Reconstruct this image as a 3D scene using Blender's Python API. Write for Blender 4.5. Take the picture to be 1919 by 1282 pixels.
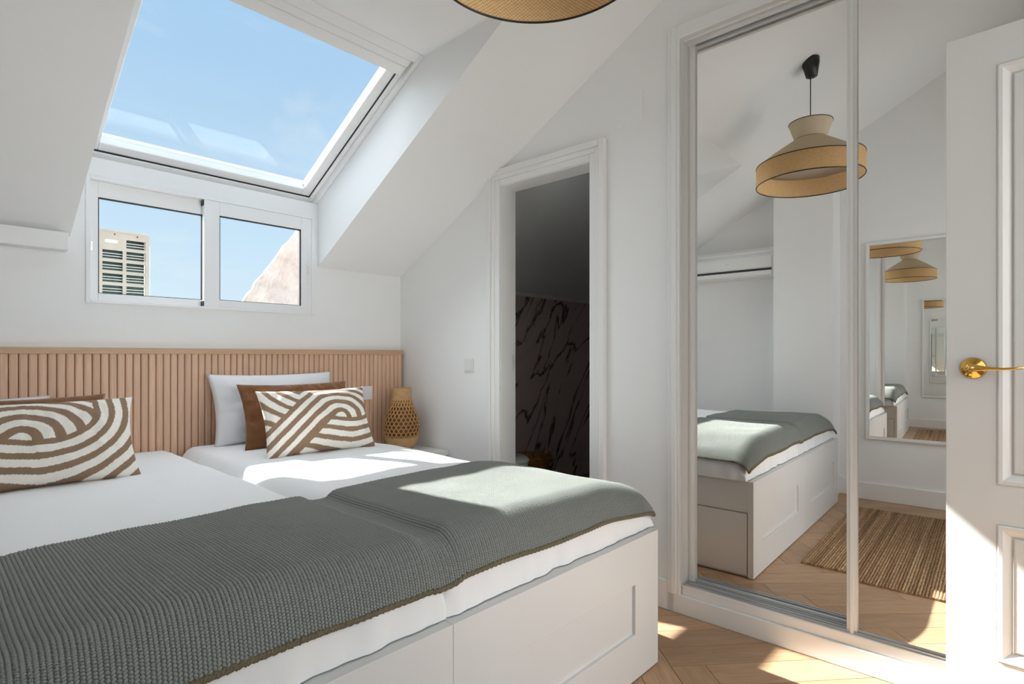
import bpy, bmesh, math, random
from mathutils import Vector, Matrix, noise
random.seed(7)
PI = math.pi
sc = bpy.context.scene
for o in list(bpy.data.objects): bpy.data.objects.remove(o)
C = sc.collection

# ------------------------------------------------------------ camera
cd = bpy.data.cameras.new('camera'); cam = bpy.data.objects.new('camera', cd); C.objects.link(cam)
cd.sensor_width = 36; cd.lens = 1047 / 1919 * 36; cd.shift_y = 25 / 1919; cd.clip_start = 0.02; cd.clip_end = 500
cam.location = (0, 0, 1.1); cam.rotation_euler = (PI / 2, 0, math.radians(42.97 - 90))
sc.camera = cam
# ------------------------------------------------------------ sky
w = bpy.data.worlds.new('sky'); sc.world = w; w.use_nodes = True
nt = w.node_tree; nt.nodes.clear()
def N(nt, t, **k):
    n = nt.nodes.new(t)
    for a, b in k.items():
        if a in ('operation', 'blend_type', 'data_type', 'noise_dimensions', 'feature', 'distance', 'wave_type', 'bands_direction', 'attribute_name', 'interpolation', 'distribution', 'mode', 'rings_direction'):
            setattr(n, a, b)
        else: n.inputs[a.replace('_', ' ')].default_value = b
    return n
def ramp(nt, stops, interp='LINEAR'):
    r = nt.nodes.new('ShaderNodeValToRGB'); cr = r.color_ramp; cr.interpolation = interp
    while len(cr.elements) < len(stops): cr.elements.new(0.5)
    for e, (p, c) in zip(cr.elements, stops):
        e.position = p; e.color = (c[0], c[1], c[2], 1) if not isinstance(c, (int, float)) else (c, c, c, 1)
    return r
tc = N(nt, 'ShaderNodeTexCoord'); sx = N(nt, 'ShaderNodeSeparateXYZ'); nt.links.new(tc.outputs['Generated'], sx.inputs[0])
rg = ramp(nt, [(0.0, (.55, .52, .48)), (0.02, (.78, .88, .96)), (0.15, (.66, .82, .97)), (0.42, (.46, .66, .90)), (0.6, (.40, .61, .88)), (1.0, (.26, .47, .82))])
nt.links.new(sx.outputs['Z'], rg.inputs[0])
mp = N(nt, 'ShaderNodeMapping'); mp.inputs['Scale'].default_value = (1.2, 3.0, 4.5); mp.inputs['Rotation'].default_value = (0.3, 0.2, 0.5)
nt.links.new(tc.outputs['Generated'], mp.inputs[0])
nz = N(nt, 'ShaderNodeTexNoise', Scale=2.2, Detail=7.0, Roughness=0.6, Distortion=0.6); nt.links.new(mp.outputs[0], nz.inputs['Vector'])
cr2 = ramp(nt, [(0.56, 0.0), (0.80, 0.45)]); nt.links.new(nz.outputs[0], cr2.inputs[0])
mx = N(nt, 'ShaderNodeMixRGB'); mx.inputs[2].default_value = (.93, .94, .96, 1)
nt.links.new(cr2.outputs[0], mx.inputs[0]); nt.links.new(rg.outputs[0], mx.inputs[1])
bg = N(nt, 'ShaderNodeBackground', Strength=0.705); nt.links.new(mx.outputs[0], bg.inputs[0])
wo = N(nt, 'ShaderNodeOutputWorld'); nt.links.new(bg.outputs[0], wo.inputs[0])
# ------------------------------------------------------------ sun
sl = bpy.data.lights.new('sun', 'SUN'); so = bpy.data.objects.new('sun', sl); C.objects.link(so)
sl.energy = 12.8; sl.angle = math.radians(0.6); sl.color = (1.0, .98, .95)
so.rotation_euler = Vector((.34, -1.13, -1.0)).to_track_quat('-Z', 'Y').to_euler(); so.location = (0, 6, 6)
# broad fill lamp added on top of the sky to lift the shaded interior
gl_ = bpy.data.lights.new('overhead_fill', 'SUN'); go = bpy.data.objects.new('overhead_fill', gl_); C.objects.link(go)
gl_.energy = 4.1; gl_.angle = math.radians(110); gl_.color = (.985, .985, 1.0)
go.rotation_euler = Vector((.1, -.75, -1.0)).to_track_quat('-Z', 'Y').to_euler(); go.location = (0, 6, 7)
# fill lamp added in the hallway behind the camera to brighten the room
al = bpy.data.lights.new('hall_fill', 'AREA'); ao = bpy.data.objects.new('hall_fill', al); C.objects.link(ao)
al.shape = 'RECTANGLE'; al.size = 1.2; al.size_y = 1.4; al.energy = 32; al.color = (.97, .985, 1.0)
ao.location = (2.2, -2.42, 1.4); ao.rotation_euler = (PI / 2, 0, 0)
# daylight standing in the window of the back wall, behind the camera
al = bpy.data.lights.new('window_daylight', 'AREA'); ao = bpy.data.objects.new('window_daylight', al); C.objects.link(ao)
al.shape = 'RECTANGLE'; al.size = 1.3; al.size_y = 1.3; al.energy = 9; al.color = (.97, .985, 1.0)
ao.location = (.4, -1.0, 1.6); ao.rotation_euler = (PI / 2, 0, 0)
vs = sc.view_settings; vs.view_transform = 'Standard'; vs.look = 'None'; vs.exposure = 0.55; vs.gamma = 1.0; vs.use_curve_mapping = False
sc.cycles.max_bounces = 16; sc.cycles.diffuse_bounces = 8; sc.cycles.glossy_bounces = 14; sc.cycles.transparent_max_bounces = 24
sc.cycles.caustics_reflective = False; sc.cycles.caustics_refractive = False

# ------------------------------------------------------------ materials
def mat(name, col, rough=.6, metal=0, spec=.5, bump=None, var=None, **kw):
    m = bpy.data.materials.new(name); m.use_nodes = True; t = m.node_tree
    b = t.nodes['Principled BSDF']; b.inputs['Base Color'].default_value = (*col, 1)
    b.inputs['Roughness'].default_value = rough; b.inputs['Metallic'].default_value = metal
    b.inputs['Specular IOR Level'].default_value = spec
    for k, v in kw.items(): b.inputs[k.replace('_', ' ')].default_value = v
    if bump or var:
        tcn = N(t, 'ShaderNodeTexCoord')
        mpn = N(t, 'ShaderNodeMapping'); t.links.new(tcn.outputs['Object'], mpn.inputs[0])
    if bump:
        sc_, st, stretch = bump
        mpn.inputs['Scale'].default_value = stretch
        n = N(t, 'ShaderNodeTexNoise', Scale=sc_, Detail=5.0, Roughness=.6); t.links.new(mpn.outputs[0], n.inputs['Vector'])
        bp = N(t, 'ShaderNodeBump', Strength=st, Distance=.01); t.links.new(n.outputs[0], bp.inputs['Height']); t.links.new(bp.outputs[0], b.inputs['Normal'])
    if var:
        amt, vsc = var
        n2 = N(t, 'ShaderNodeTexNoise', Scale=vsc, Detail=4.0); t.links.new(mpn.outputs[0], n2.inputs['Vector'])
        lo = tuple(c * (1 - amt) for c in col); hi = tuple(min(1, c * (1 + amt)) for c in col)
        r = ramp(t, [(.3, lo), (.7, hi)]); t.links.new(n2.outputs[0], r.inputs[0]); t.links.new(r.outputs[0], b.inputs['Base Color'])
    return m
def wood(name, c1, c2, scale, stretch, rough=.45, rnd=.12, bump=.08):
    m = bpy.data.materials.new(name); m.use_nodes = True; t = m.node_tree; b = t.nodes['Principled BSDF']
    b.inputs['Roughness'].default_value = rough
    tcn = N(t, 'ShaderNodeTexCoord'); oi = N(t, 'ShaderNodeObjectInfo')
    sh = N(t, 'ShaderNodeVectorMath', operation='SCALE'); cx = N(t, 'ShaderNodeCombineXYZ')
    t.links.new(oi.outputs['Random'], cx.inputs[0]); t.links.new(oi.outputs['Random'], cx.inputs[1])
    t.links.new(cx.outputs[0], sh.inputs[0]); sh.inputs['Scale'].default_value = 37
    ad = N(t, 'ShaderNodeVectorMath', operation='ADD'); t.links.new(tcn.outputs['Object'], ad.inputs[0]); t.links.new(sh.outputs[0], ad.inputs[1])
    mpn = N(t, 'ShaderNodeMapping'); mpn.inputs['Scale'].default_value = stretch; t.links.new(ad.outputs[0], mpn.inputs[0])
    n = N(t, 'ShaderNodeTexNoise', Scale=scale, Detail=6.0, Roughness=.65, Distortion=1.2); t.links.new(mpn.outputs[0], n.inputs['Vector'])
    r = ramp(t, [(.25, c1), (.75, c2)]); t.links.new(n.outputs[0], r.inputs[0])
    hv = N(t, 'ShaderNodeHueSaturation'); mr = N(t, 'ShaderNodeMapRange'); mr.inputs['To Min'].default_value = 1 - rnd; mr.inputs['To Max'].default_value = 1 + rnd
    t.links.new(oi.outputs['Random'], mr.inputs[0]); t.links.new(mr.outputs[0], hv.inputs['Value']); t.links.new(r.outputs[0], hv.inputs['Color'])
    t.links.new(hv.outputs[0], b.inputs['Base Color'])
    bp = N(t, 'ShaderNodeBump', Strength=bump, Distance=.002); t.links.new(n.outputs[0], bp.inputs['Height']); t.links.new(bp.outputs[0], b.inputs['Normal'])
    return m
WALL = (.855, .855, .85)
M = {}
M['wall'] = mat('wall_paint', WALL, .75, spec=.25, bump=(90, .04, (1, 1, 1)))
M['trim'] = mat('trim_paint', (.82, .815, .80), .38, spec=.4)
M['door'] = mat('door_paint', (.80, .795, .775), .35, spec=.4)
M['bed'] = mat('bed_paint', (.715, .705, .69), .38, spec=.35)
M['pvc'] = mat('window_frame_white', (.83, .83, .83), .35, spec=.4)
M['alu'] = mat('brushed_aluminium', (.80, .80, .80), .35, metal=.6)
M['track'] = mat('track_metal', (.62, .64, .66), .3, metal=.8)
M['seal'] = mat('dark_rubber', (.012, .016, .022), .5)
M['black'] = mat('black_plastic', (.008, .008, .008), .35)
M['brass'] = mat('polished_brass', (.78, .48, .12), .14, metal=1)
M['mirror'] = mat('mirror_glass', (.965, .97, .96), 0.0, metal=1)
M['duvet'] = mat('white_cotton', (.86, .855, .85), .85, spec=.15, bump=(6, .35, (1, 1, 1)))
M['linen'] = mat('white_linen', (.80, .80, .81), .9, spec=.1, bump=(9, .4, (1, 1, 1)))
M['velvet'] = mat('brown_velvet', (.20, .088, .036), .8, spec=.2, bump=(14, .8, (1, 1, 2.6)), Sheen_Weight=.35, Sheen_Roughness=.4)
M['switch'] = mat('switch_plastic', (.78, .78, .76), .35)
M['acwhite'] = mat('painted_steel', (.44, .42, .38), .5, var=(.12, 5))
M['acin'] = mat('white_plastic', (.80, .80, .79), .4)
M['coil'] = mat('condenser_coil', (.035, .075, .075), .4, metal=.3, var=(.5, 12))
M['ceramic'] = mat('white_ceramic', (.82, .82, .80), .15)
M['stucco'] = mat('rough_plaster', (.80, .77, .72), .95, bump=(9, 1.0, (1, 1, 1)), var=(.14, 3))
M['slat'] = wood('oak_slat', (.60, .375, .25), (.76, .51, .355), 5, (14, 14, .7), .5, .06)
M['cap'] = wood('oak_edge', (.48, .30, .17), (.64, .43, .27), 5, (.8, 14, 14), .5, .02)
M['backing'] = mat('dark_backing', (.10, .055, .035), .8)
M['plank'] = wood('oak_plank', (.36, .215, .12), (.54, .345, .205), 4, (1.2, 14, 6), .42, .13)
M['subfloor'] = mat('floor_joint', (.10, .06, .035), .9)
M['wicker_solid'] = mat('bamboo_band', (.55, .33, .15), .6, bump=(40, .5, (1, 1, 8)), var=(.15, 30))
M['wicker'] = mat('bamboo_strip', (.58, .33, .13), .55, var=(.15, 25))
M['basket'] = mat('dark_wicker', (.30, .13, .03), .7, bump=(60, .9, (1, 1, 1)), var=(.4, 30))
M['cord'] = M['black']
def marble():
    m = bpy.data.materials.new('dark_marble'); m.use_nodes = True; t = m.node_tree; b = t.nodes['Principled BSDF']; b.inputs['Roughness'].default_value = .35
    tcn = N(t, 'ShaderNodeTexCoord'); mp0 = N(t, 'ShaderNodeMapping'); mp0.inputs['Rotation'].default_value = (0, math.radians(-35), 0); mpn = N(t, 'ShaderNodeMapping'); mpn.inputs['Scale'].default_value = (1.9, 1, .5)
    t.links.new(tcn.outputs['Object'], mp0.inputs[0]); t.links.new(mp0.outputs[0], mpn.inputs[0])
    n = N(t, 'ShaderNodeTexNoise', Scale=1.7, Detail=8.0, Roughness=.55, Distortion=.9); t.links.new(mpn.outputs[0], n.inputs['Vector'])
    s = N(t, 'ShaderNodeMath', operation='SUBTRACT'); s.inputs[1].default_value = .5; t.links.new(n.outputs[0], s.inputs[0])
    a = N(t, 'ShaderNodeMath', operation='ABSOLUTE'); t.links.new(s.outputs[0], a.inputs[0])
    r = ramp(t, [(0, (.05, .036, .034)), (.006, (.14, .10, .095)), (.018, (.56, .44, .41)), (.2, (.62, .49, .46))]); t.links.new(a.outputs[0], r.inputs[0]); t.links.new(r.outputs[0], b.inputs['Base Color'])
    return m
M['marble'] = marble()
def glassm(name, tint=(1, 1, 1), refl=.5):
    m = bpy.data.materials.new(name); m.use_nodes = True; t = m.node_tree; t.nodes.clear()
    tr = N(t, 'ShaderNodeBsdfTransparent'); tr.inputs[0].default_value = (*tint, 1)
    gl = N(t, 'ShaderNodeBsdfGlossy'); gl.inputs['Roughness'].default_value = 0
    fr = N(t, 'ShaderNodeFresnel', IOR=1.45); ml = N(t, 'ShaderNodeMath', operation='MULTIPLY'); ml.inputs[1].default_value = refl
    t.links.new(fr.outputs[0], ml.inputs[0])
    mxs = N(t, 'ShaderNodeMixShader'); t.links.new(ml.outputs[0], mxs.inputs[0]); t.links.new(tr.outputs[0], mxs.inputs[1]); t.links.new(gl.outputs[0], mxs.inputs[2])
    o = N(t, 'ShaderNodeOutputMaterial'); t.links.new(mxs.outputs[0], o.inputs[0])
    return m
M['glass'] = glassm('window_glass', (.95, .98, .98), .03)
def shade_mat(name, col, trans, weave=0):
    m = bpy.data.materials.new(name); m.use_nodes = True; t = m.node_tree; t.nodes.clear()
    d = N(t, 'ShaderNodeBsdfDiffuse'); tl = N(t, 'ShaderNodeBsdfTranslucent'); mxs = N(t, 'ShaderNodeMixShader'); mxs.inputs[0].default_value = trans
    o = N(t, 'ShaderNodeOutputMaterial')
    for s_ in (d, tl): s_.inputs[0].default_value = (*col, 1)
    if weave:
        uv = N(t, 'ShaderNodeTexCoord'); sep = N(t, 'ShaderNodeSeparateXYZ'); t.links.new(uv.outputs['UV'], sep.inputs[0])
        def wave(sock, f):
            a = N(t, 'ShaderNodeMath', operation='MULTIPLY'); a.inputs[1].default_value = f; t.links.new(sock, a.inputs[0])
            s_ = N(t, 'ShaderNodeMath', operation='SINE'); t.links.new(a.outputs[0], s_.inputs[0]); return s_
        wa, wb = wave(sep.outputs[0], 2 * PI * 150), wave(sep.outputs[1], 2 * PI * 11)
        pr = N(t, 'ShaderNodeMath', operation='MULTIPLY'); t.links.new(wa.outputs[0], pr.inputs[0]); t.links.new(wb.outputs[0], pr.inputs[1])
        n = N(t, 'ShaderNodeTexNoise', Scale=6.0, Detail=3.0); mpn = N(t, 'ShaderNodeMapping'); mpn.inputs['Scale'].default_value = (14, 2, 1)
        t.links.new(uv.outputs['UV'], mpn.inputs[0]); t.links.new(mpn.outputs[0], n.inputs['Vector'])
        ad = N(t, 'ShaderNodeMath', operation='ADD'); t.links.new(pr.outputs[0], ad.inputs[0]); t.links.new(n.outputs[0], ad.inputs[1])
        c0 = tuple(c * .62 for c in col); c1 = tuple(min(1, c * 1.25) for c in col)
        r = ramp(t, [(.0, c0), (1.0, c1)]); mrr = N(t, 'ShaderNodeMapRange'); mrr.inputs['From Min'].default_value = -.5; mrr.inputs['From Max'].default_value = 1.5
        t.links.new(ad.outputs[0], mrr.inputs[0]); t.links.new(mrr.outputs[0], r.inputs[0])
        for s_ in (d, tl): t.links.new(r.outputs[0], s_.inputs[0])
        bp = N(t, 'ShaderNodeBump', Strength=.5, Distance=.002); t.links.new(pr.outputs[0], bp.inputs['Height']); t.links.new(bp.outputs[0], d.inputs['Normal'])
    t.links.new(d.outputs[0], mxs.inputs[1]); t.links.new(tl.outputs[0], mxs.inputs[2]); t.links.new(mxs.outputs[0], o.inputs[0])
    return m
M['rattan'] = shade_mat('woven_rattan', (.86, .54, .27), .45, 1)
M['shade_cloth'] = shade_mat('cream_cloth', (.74, .62, .45), .35)
M['diffuser'] = shade_mat('frosted_disc', (.80, .74, .68), .5)
def attr_mat(name, c_dark, c_light, rough=.9, bump=(180, .3)):
    m = bpy.data.materials.new(name); m.use_nodes = True; t = m.node_tree; b = t.nodes['Principled BSDF']; b.inputs['Roughness'].default_value = rough
    b.inputs['Specular IOR Level'].default_value = .15
    a = N(t, 'ShaderNodeAttribute', attribute_name='print'); mxr = N(t, 'ShaderNodeMixRGB'); mxr.inputs[1].default_value = (*c_light, 1); mxr.inputs[2].default_value = (*c_dark, 1)
    t.links.new(a.outputs['Fac'], mxr.inputs[0]); t.links.new(mxr.outputs[0], b.inputs['Base Color'])
    tcn = N(t, 'ShaderNodeTexCoord'); n = N(t, 'ShaderNodeTexNoise', Scale=bump[0], Detail=2.0); t.links.new(tcn.outputs['Object'], n.inputs['Vector'])
    bp = N(t, 'ShaderNodeBump', Strength=bump[1], Distance=.002); t.links.new(n.outputs[0], bp.inputs['Height']); t.links.new(bp.outputs[0], b.inputs['Normal'])
    return m
M['print'] = attr_mat('striped_canvas', (.265, .175, .115), (.80, .765, .70))
M['throw'] = attr_mat('knit_wool', (.022, .024, .020), (.290, .298, .275), .95, (260, .6))  # dark tone paints shade into the knit grooves
M['hem'] = mat('knit_hem', (.20, .165, .10), .95, bump=(150, .8, (1, 1, 1)))
def rug_mat():
    m = bpy.data.materials.new('jute'); m.use_nodes = True; t = m.node_tree; b = t.nodes['Principled BSDF']; b.inputs['Roughness'].default_value = .95
    tcn = N(t, 'ShaderNodeTexCoord'); mpn = N(t, 'ShaderNodeMapping'); mpn.inputs['Scale'].default_value = (.22, 15, 1); t.links.new(tcn.outputs['Object'], mpn.inputs[0])
    n = N(t, 'ShaderNodeTexNoise', Scale=2.0, Detail=5.0, Roughness=.7); t.links.new(mpn.outputs[0], n.inputs['Vector'])
    r = ramp(t, [(.3, (.20, .10, .045)), (.5, (.47, .27, .13)), (.66, (.70, .48, .27))]); t.links.new(n.outputs[0], r.inputs[0])
    n2 = N(t, 'ShaderNodeTexNoise', Scale=90.0, Detail=2.0); mp2 = N(t, 'ShaderNodeMapping'); mp2.inputs['Scale'].default_value = (.45, 1.6, 1)
    t.links.new(tcn.outputs['Object'], mp2.inputs[0]); t.links.new(mp2.outputs[0], n2.inputs['Vector'])
    r2 = ramp(t, [(.35, .5), (.65, 1.0)]); t.links.new(n2.outputs[0], r2.inputs[0])
    mm = N(t, 'ShaderNodeMixRGB', blend_type='MULTIPLY'); mm.inputs[0].default_value = 1; t.links.new(r.outputs[0], mm.inputs[1]); t.links.new(r2.outputs[0], mm.inputs[2]); t.links.new(mm.outputs[0], b.inputs['Base Color'])
    bp = N(t, 'ShaderNodeBump', Strength=.6, Distance=.003); t.links.new(n2.outputs[0], bp.inputs['Height']); t.links.new(bp.outputs[0], b.inputs['Normal'])
    return m
M['jute'] = rug_mat()

# ------------------------------------------------------------ helpers
ID = Matrix.Identity(4)
RW = Matrix.Rotation(math.radians(1.03), 4, 'Z')          # frame of the right-hand wall (a: depth, b: along, z)
def tag(o, label=None, cat=None, group=None, kind=None):
    if label: o['label'] = label
    if cat: o['category'] = cat
    if group: o['group'] = group
    if kind: o['kind'] = kind
    return o
def thing(name, label, cat, loc, T=ID, group=None):
    o = bpy.data.objects.new(name, None); C.objects.link(o); o.empty_display_size = .1
    o.matrix_world = T @ Matrix.Translation(Vector(loc)); o['wm'] = [x for r in o.matrix_world for x in r]
    return tag(o, label, cat, group)
def wm(o):
    return Matrix([o['wm'][i * 4:i * 4 + 4] for i in range(4)]) if 'wm' in o.keys() else o.matrix_world.copy()
class B:
    def __init__(s): s.v = []; s.f = []; s.sm = []; s.attr = None; s.uv = None
    def add(s, vs, fs, smooth=False):
        k = len(s.v); s.v += [tuple(v) for v in vs]; s.f += [tuple(i + k for i in f) for f in fs]; s.sm += [smooth] * len(fs); return s
    def box(s, x0, x1, y0, y1, z0, z1, M4=None):
        vs = [Vector((x, y, z)) for x in (x0, x1) for y in (y0, y1) for z in (z0, z1)]
        if M4: vs = [M4 @ v for v in vs]
        return s.add(vs, [(0, 1, 3, 2), (4, 6, 7, 5), (0, 4, 5, 1), (2, 3, 7, 6), (0, 2, 6, 4), (1, 5, 7, 3)])
    def prism(s, poly, a0, a1, fn):                       # poly of (p,q) swept from a0 to a1; fn(a,p,q) -> point
        n = len(poly); vs = [fn(a0, p, q) for p, q in poly] + [fn(a1, p, q) for p, q in poly]
        return s.add(vs, [tuple(range(n))[::-1], tuple(range(n, 2 * n))] + [(i, (i + 1) % n, n + (i + 1) % n, n + i) for i in range(n)])
    def lathe(s, prof, c, n=32, T=ID, caps=True):
        vs = []
        for r, z in prof:
            for i in range(n):
                a = 2 * PI * i / n; vs.append(T @ Vector((c[0] + r * math.cos(a), c[1] + r * math.sin(a), c[2] + z)))
        fs = [(j * n + i, j * n + (i + 1) % n, (j + 1) * n + (i + 1) % n, (j + 1) * n + i) for j in range(len(prof) - 1) for i in range(n)]
        if caps: fs += [tuple(range(n))[::-1], tuple(range((len(prof) - 1) * n, len(prof) * n))]
        return s.add(vs, fs, True)
    def tube(s, pts, r, n=8, closed=False):
        pts = [Vector(p) for p in pts]; m = len(pts); vs = []
        rr = r if isinstance(r, (list, tuple)) else [r] * m
        for i, p in enumerate(pts):
            d = (pts[(i + 1) % m] - pts[i - 1]) if closed else (pts[min(i + 1, m - 1)] - pts[max(i - 1, 0)])
            d.normalize(); u = d.cross(Vector((0, 0, 1)))
            if u.length < .05: u = d.cross(Vector((1, 0, 0)))
            u.normalize(); w_ = u.cross(d)
            for k in range(n):
                a = 2 * PI * k / n; vs.append(p + rr[i] * (math.cos(a) * u + math.sin(a) * w_))
        L = m if closed else m - 1
        fs = [(i * n + k, i * n + (k + 1) % n, ((i + 1) % m) * n + (k + 1) % n, ((i + 1) % m) * n + k) for i in range(L) for k in range(n)]
        if not closed: fs += [tuple(range(n))[::-1], tuple(range((m - 1) * n, m * n))]
        return s.add(vs, fs, True)
    def build(s, name, m, parent=None, bevel=0, T=ID, origin=None, kind=None, seg=2):
        vs = [T @ Vector(v) for v in s.v]
        if parent is not None: P = wm(parent); base = P
        else:
            xs = [v.x for v in vs]; ys = [v.y for v in vs]; zs = [v.z for v in vs]
            c = Vector(origin) if origin else Vector(((min(xs) + max(xs)) / 2, (min(ys) + max(ys)) / 2, min(zs)))
            base = Matrix.Translation(c)
        # the object's own origin sits at its base centre too
        if parent is not None:
            xs = [v.x for v in vs]; ys = [v.y for v in vs]; zs = [v.z for v in vs]
            c = Vector(origin) if origin else Vector(((min(xs) + max(xs)) / 2, (min(ys) + max(ys)) / 2, min(zs)))
            own = Matrix.Translation(c) @ T.to_3x3().to_4x4()
        else: own = base
        inv = own.inverted(); vs = [inv @ v for v in vs]
        me = bpy.data.meshes.new(name); me.from_pydata([tuple(v) for v in vs], [], s.f); me.update()
        for p, sm in zip(me.polygons, s.sm): p.use_smooth = sm
        bm = bmesh.new(); bm.from_mesh(me); bmesh.ops.recalc_face_normals(bm, faces=bm.faces); bm.to_mesh(me); bm.free()
        me.materials.append(M[m] if isinstance(m, str) else m)
        if s.attr is not None:
            a = me.attributes.new('print', 'FLOAT', 'POINT')  # stripes on the pillows, painted groove shade on the throw
            a.data.foreach_set('value', s.attr)
        if s.uv is not None:
            u = me.uv_layers.new(name='UVMap')
            for l in me.loops: u.data[l.index].uv = s.uv[l.vertex_index]
        o = bpy.data.objects.new(name, me); C.objects.link(o)
        if parent is not None:
            o.parent = parent; o.matrix_parent_inverse = Matrix.Identity(4)
            loc = wm(parent).inverted() @ own; o.location = loc.to_translation(); o.rotation_euler = loc.to_euler()
        else: o.matrix_world = own
        o['wm'] = [x for r in own for x in r]
        if bevel:
            md = o.modifiers.new('bevel', 'BEVEL'); md.width = bevel; md.segments = seg; md.limit_method = 'ANGLE'
        if kind: o['kind'] = kind
        return o
def loc0(o): return o.location.copy()
def relief(xs, zs, holes, fn, f0, f1, f2):
    """one seamless board: cells of the grid in holes sit back at f1, the rest at f0, the back at f2; fn(a, z, depth) -> point"""
    b = B(); idx = {}
    def V(i, j, d):
        if (i, j, d) not in idx: idx[(i, j, d)] = len(b.v); b.v.append(tuple(fn(xs[i], zs[j], d)))
        return idx[(i, j, d)]
    nx, nz = len(xs) - 1, len(zs) - 1
    D = lambda i, j: None if not (0 <= i < nx and 0 <= j < nz) else (f1 if (i, j) in holes else f0)
    F = []
    for i in range(nx):
        for j in range(nz):
            d = D(i, j); F.append((V(i, j, d), V(i + 1, j, d), V(i + 1, j + 1, d), V(i, j + 1, d))); F.append((V(i, j, f2), V(i, j + 1, f2), V(i + 1, j + 1, f2), V(i + 1, j, f2)))
            for (di, dj, a, c) in ((1, 0, (i + 1, j), (i + 1, j + 1)), (0, 1, (i, j + 1), (i + 1, j + 1))):
                e = D(i + di, j + dj)
                if e is not None and e != d: F.append((V(*a, d), V(*c, d), V(*c, e), V(*a, e)))
    for i in range(nx):
        for j in (0, nz):
            d = D(i, min(j, nz - 1)); F.append((V(i, j, d), V(i + 1, j, d), V(i + 1, j, f2), V(i, j, f2)))
    for j in range(nz):
        for i in (0, nx):
            d = D(min(i, nx - 1), j); F.append((V(i, j, d), V(i, j + 1, d), V(i, j + 1, f2), V(i, j, f2)))
    b.f = F; b.sm = [False] * len(F); return b
def box(x0, x1, y0, y1, z0, z1): return B().box(x0, x1, y0, y1, z0, z1)
def struct(b, name, m, **k): return tag(b.build(name, m, **k), kind='structure')

# ------------------------------------------------------------ room dimensions
YW = 3.066; K = .553; Z0 = 1.616                      # headboard wall, slope of the ceiling
XL, XR, YB = -.45, 2.26, -.62                          # far side wall, right wall (its own frame), back wall
def zc(y): return Z0 + K * (YW - y)
def zs(y): return 1.985 + .498 * (3.1 - y)            # plane of the skylight
SX0, SX1 = .468, 1.62                                  # dormer recess
yz = lambda a, p, q: (a, p, q)

# floor
fl = B().box(XL - .12, 5.0, YB - 2.0, YW + .1, -.12, -.012)
floor = struct(fl, 'floor', 'subfloor')
def clip(poly, a, b, c):                               # keep a*x+b*y<=c
    out = []
    for i in range(len(poly)):
        p, q = poly[i], poly[(i + 1) % len(poly)]
        dp, dq = a * p[0] + b * p[1] - c, a * q[0] + b * q[1] - c
        if dp <= 0: out.append(p)
        if dp * dq < 0:
            t = dp / (dp - dq); out.append((p[0] + t * (q[0] - p[0]), p[1] + t * (q[1] - p[1])))
    return out
PW, n_ = .125, 5; ang = math.radians(48); ca, sa = math.cos(ang), math.sin(ang)
ox, oy = .62, .34
cells = []
for j in range(-40, 40):
    for m_ in range(-5, 6):
        cells.append((j + 2 * n_ * m_, j, n_, 1)); cells.append((j, j - 2 * n_ + 1 + 2 * n_ * m_, 1, n_))
count = 0; seen = set()
for (cx_, cy_, lw, lh) in cells:
    g = .0012 / PW
    poly = [(cx_ + g, cy_ + g), (cx_ + lw - g, cy_ + g), (cx_ + lw - g, cy_ + lh - g), (cx_ + g, cy_ + lh - g)]
    poly = [((x * ca - y * sa) * PW + ox, (x * sa + y * ca) * PW + oy) for x, y in poly]
    for a, b_, c_ in ((-1, 0, -XL), (1, .018, 2.30), (0, -1, -(YB - .02)), (0, 1, YW)):
        poly = clip(poly, a, b_, c_)
        if len(poly) < 3: break
    if len(poly) < 3: continue
    area = abs(sum(poly[i][0] * poly[(i + 1) % len(poly)][1] - poly[(i + 1) % len(poly)][0] * poly[i][1] for i in range(len(poly)))) / 2
    if area < .0004: continue
    dz = random.uniform(-.0005, 0)
    al_ = ang if lw > lh else ang + PI / 2
    T = Matrix.Rotation(al_, 4, 'Z'); Ti = T.inverted()
    pl = [Ti @ Vector((x, y, 0)) for x, y in poly]
    b = B().prism([(p.x, p.y) for p in pl], -.012, dz, lambda a, p, q: (p, q, a))
    # origin at the plank centre, grain along its length
    c = T @ Vector((sum(p.x for p in pl) / len(pl), sum(p.y for p in pl) / len(pl), -.012))
    b.build('plank', 'plank', parent=floor, T=T, origin=c); count += 1
# ceiling: a thick sloping slab, cut by the dormer
cb = B()
def sec(y0, y1): return [(y0, zc(y0)), (y1, zc(y1)), (y1, zs(y1)), (y0, zs(y0))]
cb.prism(sec(YB - .12, YW), XL - .12, SX0, yz)
cb.prism(sec(YB - .12, YW), SX1, 5.0, yz)
yt = YW - (2.49 - Z0) / K
cb.prism([(YB - .12, zc(YB - .12)), (yt, 2.49), (2.085, 2.49), (2.085, zs(2.085)), (YB - .12, zs(YB - .12))], SX0, SX1, yz)
struct(cb, 'ceiling', 'wall')
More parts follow.
